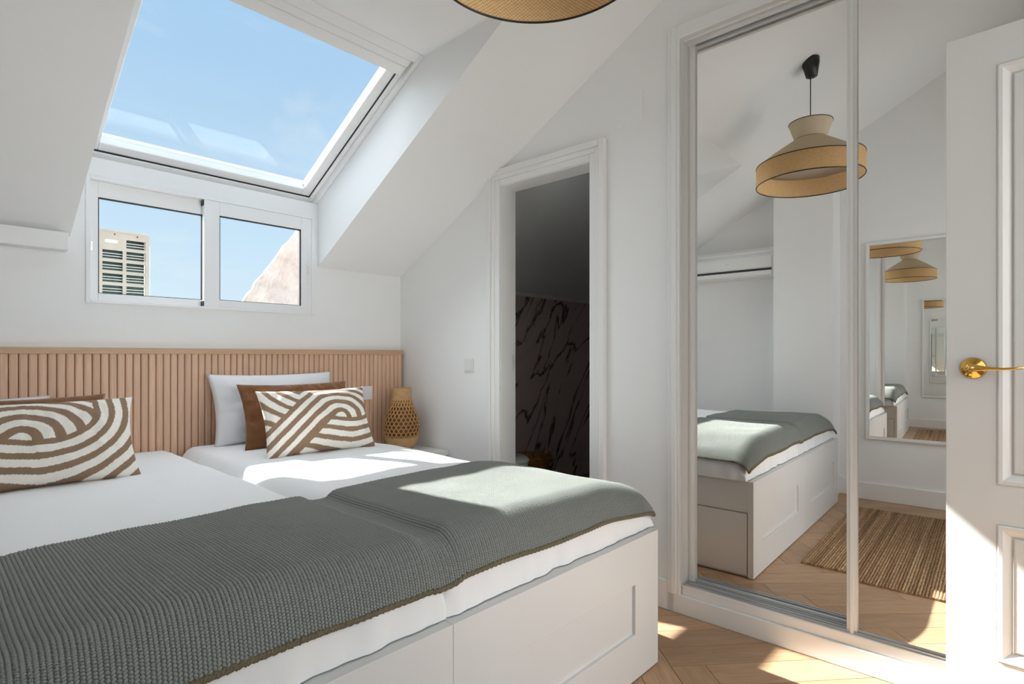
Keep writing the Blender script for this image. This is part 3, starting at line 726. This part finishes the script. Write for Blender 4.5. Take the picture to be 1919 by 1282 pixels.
md = o.modifiers.new('thick', 'SOLIDIFY'); md.thickness = .0014

# ------------------------------------------------------------ pendant lamp
lx, ly = 1.06, .90
LP = thing('pendant_lamp', 'pendant lamp with cream flared shade and woven band hanging from the sloping ceiling', 'lamp', (lx, ly, 2.1))
zt = zc(ly)
nrm = Vector((0, K, 1)).normalized()
q = Vector((0, 0, 1)).rotation_difference(nrm).to_matrix().to_4x4()
B().lathe([(.018, -.095), (.030, -.09), (.047, -.012), (.048, .014)], (0, 0, 0), 28, T=Matrix.Translation((lx, ly, zt - .004)) @ Matrix.Rotation(math.radians(-4), 4, 'X')).build('ceiling_canopy', 'black', LP)
B().tube([(lx, ly, zt - .06), (lx, ly, 2.40)], .0028, 8).build('cord', 'cord', LP)
def uvlathe(prof, n, name, m):
    b = B(); vs, uv = [], []; L = 0; Ls = [0]
    for p0, p1 in zip(prof, prof[1:]): L += math.hypot(p1[0] - p0[0], p1[1] - p0[1]); Ls.append(L)
    for (r, z), l in zip(prof, Ls):
        for i in range(n + 1):
            a = 2 * PI * i / n; vs.append((lx + r * math.cos(a), ly + r * math.sin(a), z)); uv.append((i / n, l / L))
    b.add(vs, [(j * (n + 1) + i, j * (n + 1) + i + 1, (j + 1) * (n + 1) + i + 1, (j + 1) * (n + 1) + i) for j in range(len(prof) - 1) for i in range(n)], True); b.uv = uv
    return b.build(name, m, LP)
RB = .290
uvlathe([(RB, 2.10), (RB, 2.15), (RB, 2.212)], 96, 'woven_band', 'rattan')
uvlathe([(RB - .002, 2.213), (.235, 2.256), (.17, 2.302), (.115, 2.338), (.083, 2.358)], 72, 'lower_shade', 'shade_cloth')
uvlathe([(.083, 2.358), (.098, 2.40), (.115, 2.452)], 64, 'upper_shade', 'shade_cloth')
B().lathe([(.001, 2.206), (RB - .006, 2.206), (RB - .006, 2.2085), (.001, 2.2085)], (lx, ly, 0), 64, caps=False).build('diffuser', 'diffuser', LP)
for r, z, k in ((RB, 2.10, .0032), (RB, 2.213, .0028), (.083, 2.358, .0016), (.115, 2.452, .0024)):
    B().tube([(lx + r * math.cos(2 * PI * i / 96), ly + r * math.sin(2 * PI * i / 96), z) for i in range(96)], k, 8, closed=True).build('trim_ring', 'black', LP)
b = B().lathe([(.018, 2.33), (.02, 2.40), (.012, 2.42)], (lx, ly, 0), 16); b.build('lamp_holder', 'black', LP)
b = B()
for a in (0, 2 * PI / 3, 4 * PI / 3): b.tube([(lx, ly, 2.40), (lx + .113 * math.cos(a), ly + .113 * math.sin(a), 2.45)], .0015, 5)
b.build('shade_spider', 'alu', LP)

# ------------------------------------------------------------ open panel door at right
TD = Matrix.Translation((2.094, .188, 0)) @ Matrix.Rotation(math.radians(88 - 90), 4, 'Z')      # local -y runs along the leaf, -x faces the room
dr = thing('panel_door', 'open white panelled door with a round gold lever in front of the wardrobe', 'door', (2.11, -.2, 0))
LW = .745
py0, py1 = -LW + .115, -.115
zs_ = [(.235, .622), (.735, 1.922)]
for nm_, f0, f1, f2 in (('leaf', 0, .012, .019), ('leaf', .038, .026, .019)):
    relief([-LW, py0, py1, 0], [.006, .235, .622, .735, 1.922, 2.029], {(1, 1), (1, 3)}, lambda a, z, d: (d, a, z), f0, f1, f2).build(nm_, 'door', dr, bevel=.002, T=TD)
for z0, z1 in zs_:                                               # moulded panels
    mo = B()
    def ring(i0, i1, x_a, x_b):
        a = [(py0 + i0, z0 + i0), (py1 - i0, z0 + i0), (py1 - i0, z1 - i0), (py0 + i0, z1 - i0)]
        c = [(py0 + i1, z0 + i1), (py1 - i1, z0 + i1), (py1 - i1, z1 - i1), (py0 + i1, z1 - i1)]
        vs = [(x_a, p, q_) for p, q_ in a] + [(x_b, p, q_) for p, q_ in c]
        mo.add(vs, [(i, (i + 1) % 4, 4 + (i + 1) % 4, 4 + i) for i in range(4)])
    ring(0, .004, 0, -.005); ring(.004, .012, -.005, -.004); ring(.012, .030, -.004, .0105)
    mo.build('panel_moulding', 'door', dr, T=TD)
    B().box(.006, .012, py0 + .035, py1 - .035, z0 + .035, z1 - .035).build('panel', 'door', dr, T=TD, bevel=.003)
hy, hz = -.063, 1.063
b = B().lathe([(.001, 0), (.031, 0), (.031, .004), (.027, .010), (.018, .013), (.016, .020), (.001, .021)], (0, 0, 0), 40, T=Matrix.Translation((0, hy, hz)) @ Matrix.Rotation(-PI / 2, 4, 'Y'), caps=False)
ros = b.build('rosette', 'brass', dr, T=TD)
pts = [(-.016, hy, hz), (-.034, hy + .001, hz), (-.046, hy - .004, hz + .001), (-.052, hy - .018, hz + .001), (-.054, hy - .042, hz), (-.055, hy - .066, hz - .001), (-.053, hy - .090, hz + .001), (-.050, hy - .112, hz + .004)]
B().tube(pts, [.011, .0115, .011, .008, .005, .004, .0036, .003], 14).build('lever', 'brass', ros, T=TD)

# ------------------------------------------------------------ framed wall mirror (far wall, seen in reflection)
wmr = thing('wall_mirror', 'tall white framed mirror hung on the far wall, seen in the right mirror door', 'mirror', (XL, .43, .46))
my0, my1, mz0, mz1 = -.02, .835, .463, 1.955
box(XL, XL + .006, my0 + .02, my1 - .02, mz0 + .02, mz1 - .02).build('mirror_glass', 'mirror', wmr)
b = B()
for y0, y1, z0, z1 in ((my0, my0 + .022, mz0, mz1), (my1 - .022, my1, mz0, mz1), (my0 + .022, my1 - .022, mz0, mz0 + .022), (my0 + .022, my1 - .022, mz1 - .022, mz1)): b.box(XL, XL + .022, y0, y1, z0, z1)
b.build('frame', 'trim', wmr, bevel=.003)

# ------------------------------------------------------------ indoor air conditioner (far wall, seen in reflection)
ac = thing('air_conditioner', 'white split air conditioner high on the far wall, seen in the left mirror door', 'air conditioner', (XL, 1.95, 1.78))
ay0, ay1 = 1.475, 2.25
xf = -.25
pr_ = [(XL, 1.765), (xf - .03, 1.765), (xf, 1.80), (xf, 1.975), (xf - .03, 2.005), (XL, 2.005)]
B().prism(pr_, ay0, ay1, lambda a, p, q: (p, a, q)).build('body', 'acin', ac, bevel=.004)
box(xf, xf + .006, ay0 + .012, ay1 - .012, 1.838, 1.93).build('front_panel', 'acin', ac, bevel=.002)
box(xf - .004, xf + .0045, ay0 + .015, ay1 - .015, 1.808, 1.830).build('air_slot', 'black', ac)
box(xf - .01, xf + .005, ay0 + .015, ay1 - .015, 1.776, 1.812).build('louvre', 'acin', ac, bevel=.002)
for z in (1.942, 1.950, 1.958): box(xf - .002, xf + .002, ay0 + .02, ay1 - .02, z, z + .003).build('intake_slot', 'track', ac)
box(xf + .005, xf + .008, 1.84, 1.87, 1.885, 1.893).build('badge', 'track', ac, bevel=.001)

# ------------------------------------------------------------ jute rug
rg_t = thing('jute_rug', 'striped brown jute rug on the herringbone floor at the foot of the beds', 'rug', (.67, .42, 0))
rb_ = B(); nr = 70; ry0, ry1 = -.03, .865
x0, x1 = -.12, 1.42
for i in range(nr):
    yA = ry0 + (ry1 - ry0) * i / nr; yB_ = ry0 + (ry1 - ry0) * (i + 1) / nr; h = .011
    e0, e1 = random.uniform(-.004, .004), random.uniform(-.004, .004)
    sec_ = [(yA, .001), (yB_, .001), (yB_ - .001, h * .75), ((yA + yB_) / 2, h), (yA + .001, h * .75)]
    rb_.prism(sec_, x0 + e0, x1 + e1, yz)
rb_.build('braid', 'jute', rg_t, kind='stuff')

# ------------------------------------------------------------ sliding window
wn = thing('window_1', None, None, (1.06, YW, 1.334)); wn['kind'] = 'structure'; 
wx0, wx1, wz0, wz1 = .522, 1.602, 1.334, 1.906
f = B()
for a in ((wx0, wx0 + .018, wz0, wz1), (wx1 - .022, wx1, wz0, wz1)): f.box(a[0], a[1], YW - .008, YW + .07, a[2], a[3])
f.box(wx0 + .018, wx1 - .022, YW - .008, YW + .07, wz0, wz0 + .014); f.box(wx0 + .018, wx1 - .022, YW - .008, YW + .07, wz1 - .016, wz1)
f.build('frame', 'pvc', wn, bevel=.002)
def sash(x0, x1, z0, z1, y, l, r, bt_, tp, hx):
    s_ = B().box(x0, x0 + l, y, y + .026, z0, z1); s_.box(x1 - r, x1, y, y + .026, z0, z1); s_.box(x0 + l, x1 - r, y, y + .026, z0, z0 + bt_); s_.box(x0 + l, x1 - r, y, y + .026, z1 - tp, z1)
    o = s_.build('sash', 'pvc', wn, bevel=.002)
    g = B(); gx0, gx1, gz0, gz1 = x0 + l, x1 - r, z0 + bt_, z1 - tp
    g.box(gx0, gx0 + .004, y + .004, y + .016, gz0, gz1); g.box(gx1 - .006, gx1, y + .004, y + .016, gz0, gz1); g.box(gx0, gx1, y + .004, y + .016, gz0, gz0 + .003); g.box(gx0, gx1, y + .004, y + .016, gz1 - .006, gz1)
    g.build('seal', 'seal', o)
    box(gx0, gx1, y + .010, y + .014, gz0, gz1).build('pane', 'glass', o)
    b2 = B().box(hx - .010, hx + .010, y - .002, y + .002, 1.50, 1.66); b2.build('latch_plate', 'pvc', o, bevel=.001)
    box(hx - .005, hx + .006, y - .006, y + .001, 1.57, 1.615).build('finger_pull', 'alu', o, bevel=.001)
sash(.540, 1.050, 1.348, 1.890, YW + .030, .034, .040, .034, .072, .548)
sash(1.005, 1.580, 1.348, 1.890, YW - .004, .074, .062, .036, .070, 1.556)
box(1.001, 1.007, YW - .003, YW + .055, 1.86, 1.886).build('seal', 'seal', wn); box(1.001, 1.007, YW - .003, YW + .055, 1.350, 1.375).build('seal', 'seal', wn)

# ------------------------------------------------------------ skylight, in the plane of the roof
th_ = math.atan(.498)
SK = Matrix.Translation((0, 3.1, 1.985)) @ Matrix(((1, 0, 0, 0), (0, -math.cos(th_), math.sin(th_), 0), (0, math.sin(th_), math.cos(th_), 0), (0, 0, 0, 1)))
sk = thing('window_2', None, None, (0, 0, 0), SK); sk['kind'] = 'structure'
L = 1.12
def rect_frame(x0, x1, s0, s1, wl, wr_, wb_, wt_, h0, h1):
    b = B(); b.box(x0, x0 + wl, s0, s1, h0, h1); b.box(x1 - wr_, x1, s0, s1, h0, h1); b.box(x0 + wl, x1 - wr_, s0, s0 + wb_, h0, h1); b.box(x0 + wl, x1 - wr_, s1 - wt_, s1, h0, h1); return b
rect_frame(SX0, SX1, -.03, L + .03, .022, .022, .035, .05, -.012, .13).build('lining', 'pvc', sk, T=SK, bevel=.002)
rect_frame(SX0 + .022, SX1 - .022, .005, L - .02, .025, .025, .03, .02, .012, .14).build('frame', 'pvc', sk, T=SK, bevel=.003)
rect_frame(SX0 + .050, SX1 - .050, .040, L - .06, .050, .050, .050, .04, .022, .075).build('sash', 'pvc', sk, T=SK, bevel=.004)
rect_frame(SX0 + .098, SX1 - .098, .088, L - .09, .0018, .0018, .0018, .0018, .050, .0535).build('seal', 'seal', sk, T=SK)
rect_frame(SX0 + .046, SX1 - .046, .036, L - .05, .004, .004, .004, .004, .018, .024).build('gap_shade', 'seal', sk, T=SK)  # dark strip standing in for the shaded gap between frame and sash
box(SX0 + .09, SX1 - .09, .08, L - .08, .052, .056).build('pane', 'glass', sk, T=SK)
box(SX0 + .035, SX1 - .035, L - .118, L - .066, -.004, .05).build('header_bar', 'pvc', sk, T=SK, bevel=.004)
box(SX0 + .030, SX1 - .030, L - .066, L - .024, -.002, .05).build('vent_flap', 'pvc', sk, T=SK, bevel=.004)

# ------------------------------------------------------------ outside
oc = thing('outdoor_condenser', 'beige outdoor air conditioning unit with slotted grille beyond the left pane', 'air conditioner', (.8, 4.6, 1.36))
fy = 4.5; ux0, ux1, uz0, uz1 = .42, 1.125, 1.36, 1.935
cols = [(.857, .970), (.991, 1.103)]
rows = [1.915 - .0605 * i for i in range(1, 10)]
# face plate with real openings
rowsz = []
zt_ = 1.882
while zt_ - .048 > uz0 + .03: rowsz.append((zt_ - .056, zt_)); zt_ -= .0785
xs = [ux0 + .03, .515, .535, .635, .655, .745, .765, .845, .857, .970, .991, 1.103]
colx = [(.46, .60), (.625, .745), (.735 + .02, .845)]
fp = B()
openx = [(.50, .60), (.622, .728), (.746, .838), (.857, .970), (.991, 1.103)]
edges = [ux0] + [v for p in openx for v in p] + [ux1]
for i in range(0, len(edges), 2): fp.box(edges[i], edges[i + 1], fy, fy + .012, uz0, uz1)
for (a, c) in openx:
    zz = uz1
    for (z0, z1) in rowsz[1 if a == .857 else 0:]:
        fp.box(a, c, fy, fy + .012, z1, zz); zz = z0
    fp.box(a, c, fy, fy + .012, uz0, zz)
fp.build('front_plate', 'acwhite', oc)
sh = B().box(ux0, ux0 + .012, fy + .012, fy + .3, uz0, uz1); sh.box(ux1 - .006, ux1, fy + .012, fy + .26, uz0, uz1); sh.box(ux0, ux1, fy + .012, fy + .3, uz1 - .012, uz1)
sh.build('casing', 'acwhite', oc)
box(ux0 + .02, ux1 - .02, fy + .05, fy + .06, uz0, uz1 - .02).build('coil', 'coil', oc)
gb = B()
for (z0, z1) in rowsz:
    for fz in (.3, .62): gb.box(.50, 1.103, fy + .02, fy + .026, z0 + (z1 - z0) * fz, z0 + (z1 - z0) * fz + .004)
gb.build('grille_bars', 'acin', oc, kind='stuff')
fn = B()
for i in range(52): fn.box(ux1 + .004, ux1 + .030, fy + .10, fy + .26, uz0 + .01 * i, uz0 + .01 * i + .0035)
fn.box(ux1 + .008, ux1 + .016, fy + .11, fy + .25, uz0, uz0 + .52)
fn.build('cooling_fins', 'track', oc, kind='stuff')
bz = B().box(ux0, ux1, fy - .004, fy + .02, uz1 - .012, uz1 + .004); bz.build('top_lip', 'acwhite', oc, bevel=.002)
for x in (.62, .92, 1.05): box(x, x + .007, fy - .010, fy - .003, uz1 - .028, uz1 - .021).build('screw', 'seal', oc)
b = B().prism([(.880 + .012 * math.cos(a) + (.05 if math.cos(a) > 0 else 0), 1.862 + .011 * math.sin(a)) for a in [2 * PI * i / 16 for i in range(16)]], fy - .004, fy, lambda a, p, q: (p, a, q)); b.build('name_plate', 'switch', oc)
# roof parapet it stands on
tag(box(-.3, 1.55, 4.35, 5.0, .9, 1.36).build('parapet', 'stucco', bevel=.01), 'plastered parapet ledge carrying the outdoor unit, below the left pane', 'parapet')
# rough pale gable beyond the right pane
gv = []; nx_, nz2 = 60, 50
b = B()
def topz(x): return 1.55 + (x - 1.93) * 1.42 + .05 * noise.noise(Vector((x * 6, 1, 2))) + .02 * noise.noise(Vector((x * 22, 1, 2)))
for i in range(nx_ + 1):
    x = 1.55 + 1.9 * i / nx_; zt2 = min(topz(x), 2.9)
    for j in range(nz2 + 1):
        z = .6 + (zt2 - .6) * j / nz2
        gv.append((x, 5.0 - .05 * noise.noise(Vector((x * 4, z * 4, 0))) - .025 * noise.noise(Vector((x * 13, z * 13, 0))), z))
n = nz2 + 1
back = [(x, y + .035, z) for x, y, z in gv]
fs = [(i * n + j, i * n + j + 1, (i + 1) * n + j + 1, (i + 1) * n + j) for i in range(nx_) for j in range(nz2)]
b.add(gv, fs); m0 = len(gv); b.add(back, [f[::-1] for f in fs])
b.add([], [])
for i in range(nx_): b.f.append((i * n + nz2, (i + 1) * n + nz2, m0 + (i + 1) * n + nz2, m0 + i * n + nz2)); b.sm.append(False)
for j in range(nz2): b.f.append((j, j + 1, m0 + j + 1, m0 + j)); b.sm.append(False)
def gable_mat():
    m = mat('weathered_lime', (.80, .77, .72), .95, bump=(6, 1.0, (1, 1, 1))); t = m.node_tree; bs = t.nodes['Principled BSDF']
    tcn = N(t, 'ShaderNodeTexCoord'); n1 = N(t, 'ShaderNodeTexNoise', Scale=5.0, Detail=8.0, Roughness=.65); t.links.new(tcn.outputs['Object'], n1.inputs['Vector'])
    r = ramp(t, [(.3, (.54, .50, .47)), (.5, (.72, .69, .67)), (.62, (.80, .78, .77))]); t.links.new(n1.outputs[0], r.inputs[0])
    mpn = N(t, 'ShaderNodeMapping'); mpn.inputs['Scale'].default_value = (3, 1, .7); t.links.new(tcn.outputs['Object'], mpn.inputs[0])
    n2 = N(t, 'ShaderNodeTexNoise', Scale=1.6, Detail=4.0); t.links.new(mpn.outputs[0], n2.inputs['Vector'])
    r2 = ramp(t, [(.60, 0.), (.72, .55)]); t.links.new(n2.outputs[0], r2.inputs[0])
    mm = N(t, 'ShaderNodeMixRGB'); mm.inputs[2].default_value = (.68, .46, .32, 1); t.links.new(r2.outputs[0], mm.inputs[0]); t.links.new(r.outputs[0], mm.inputs[1]); t.links.new(mm.outputs[0], bs.inputs['Base Color'])
    return m
tag(b.build('plaster_gable', gable_mat()), 'rough pale plastered gable rising at a slant beyond the right pane', 'wall')
for o in bpy.data.objects:
    if 'wm' in o.keys(): del o['wm']
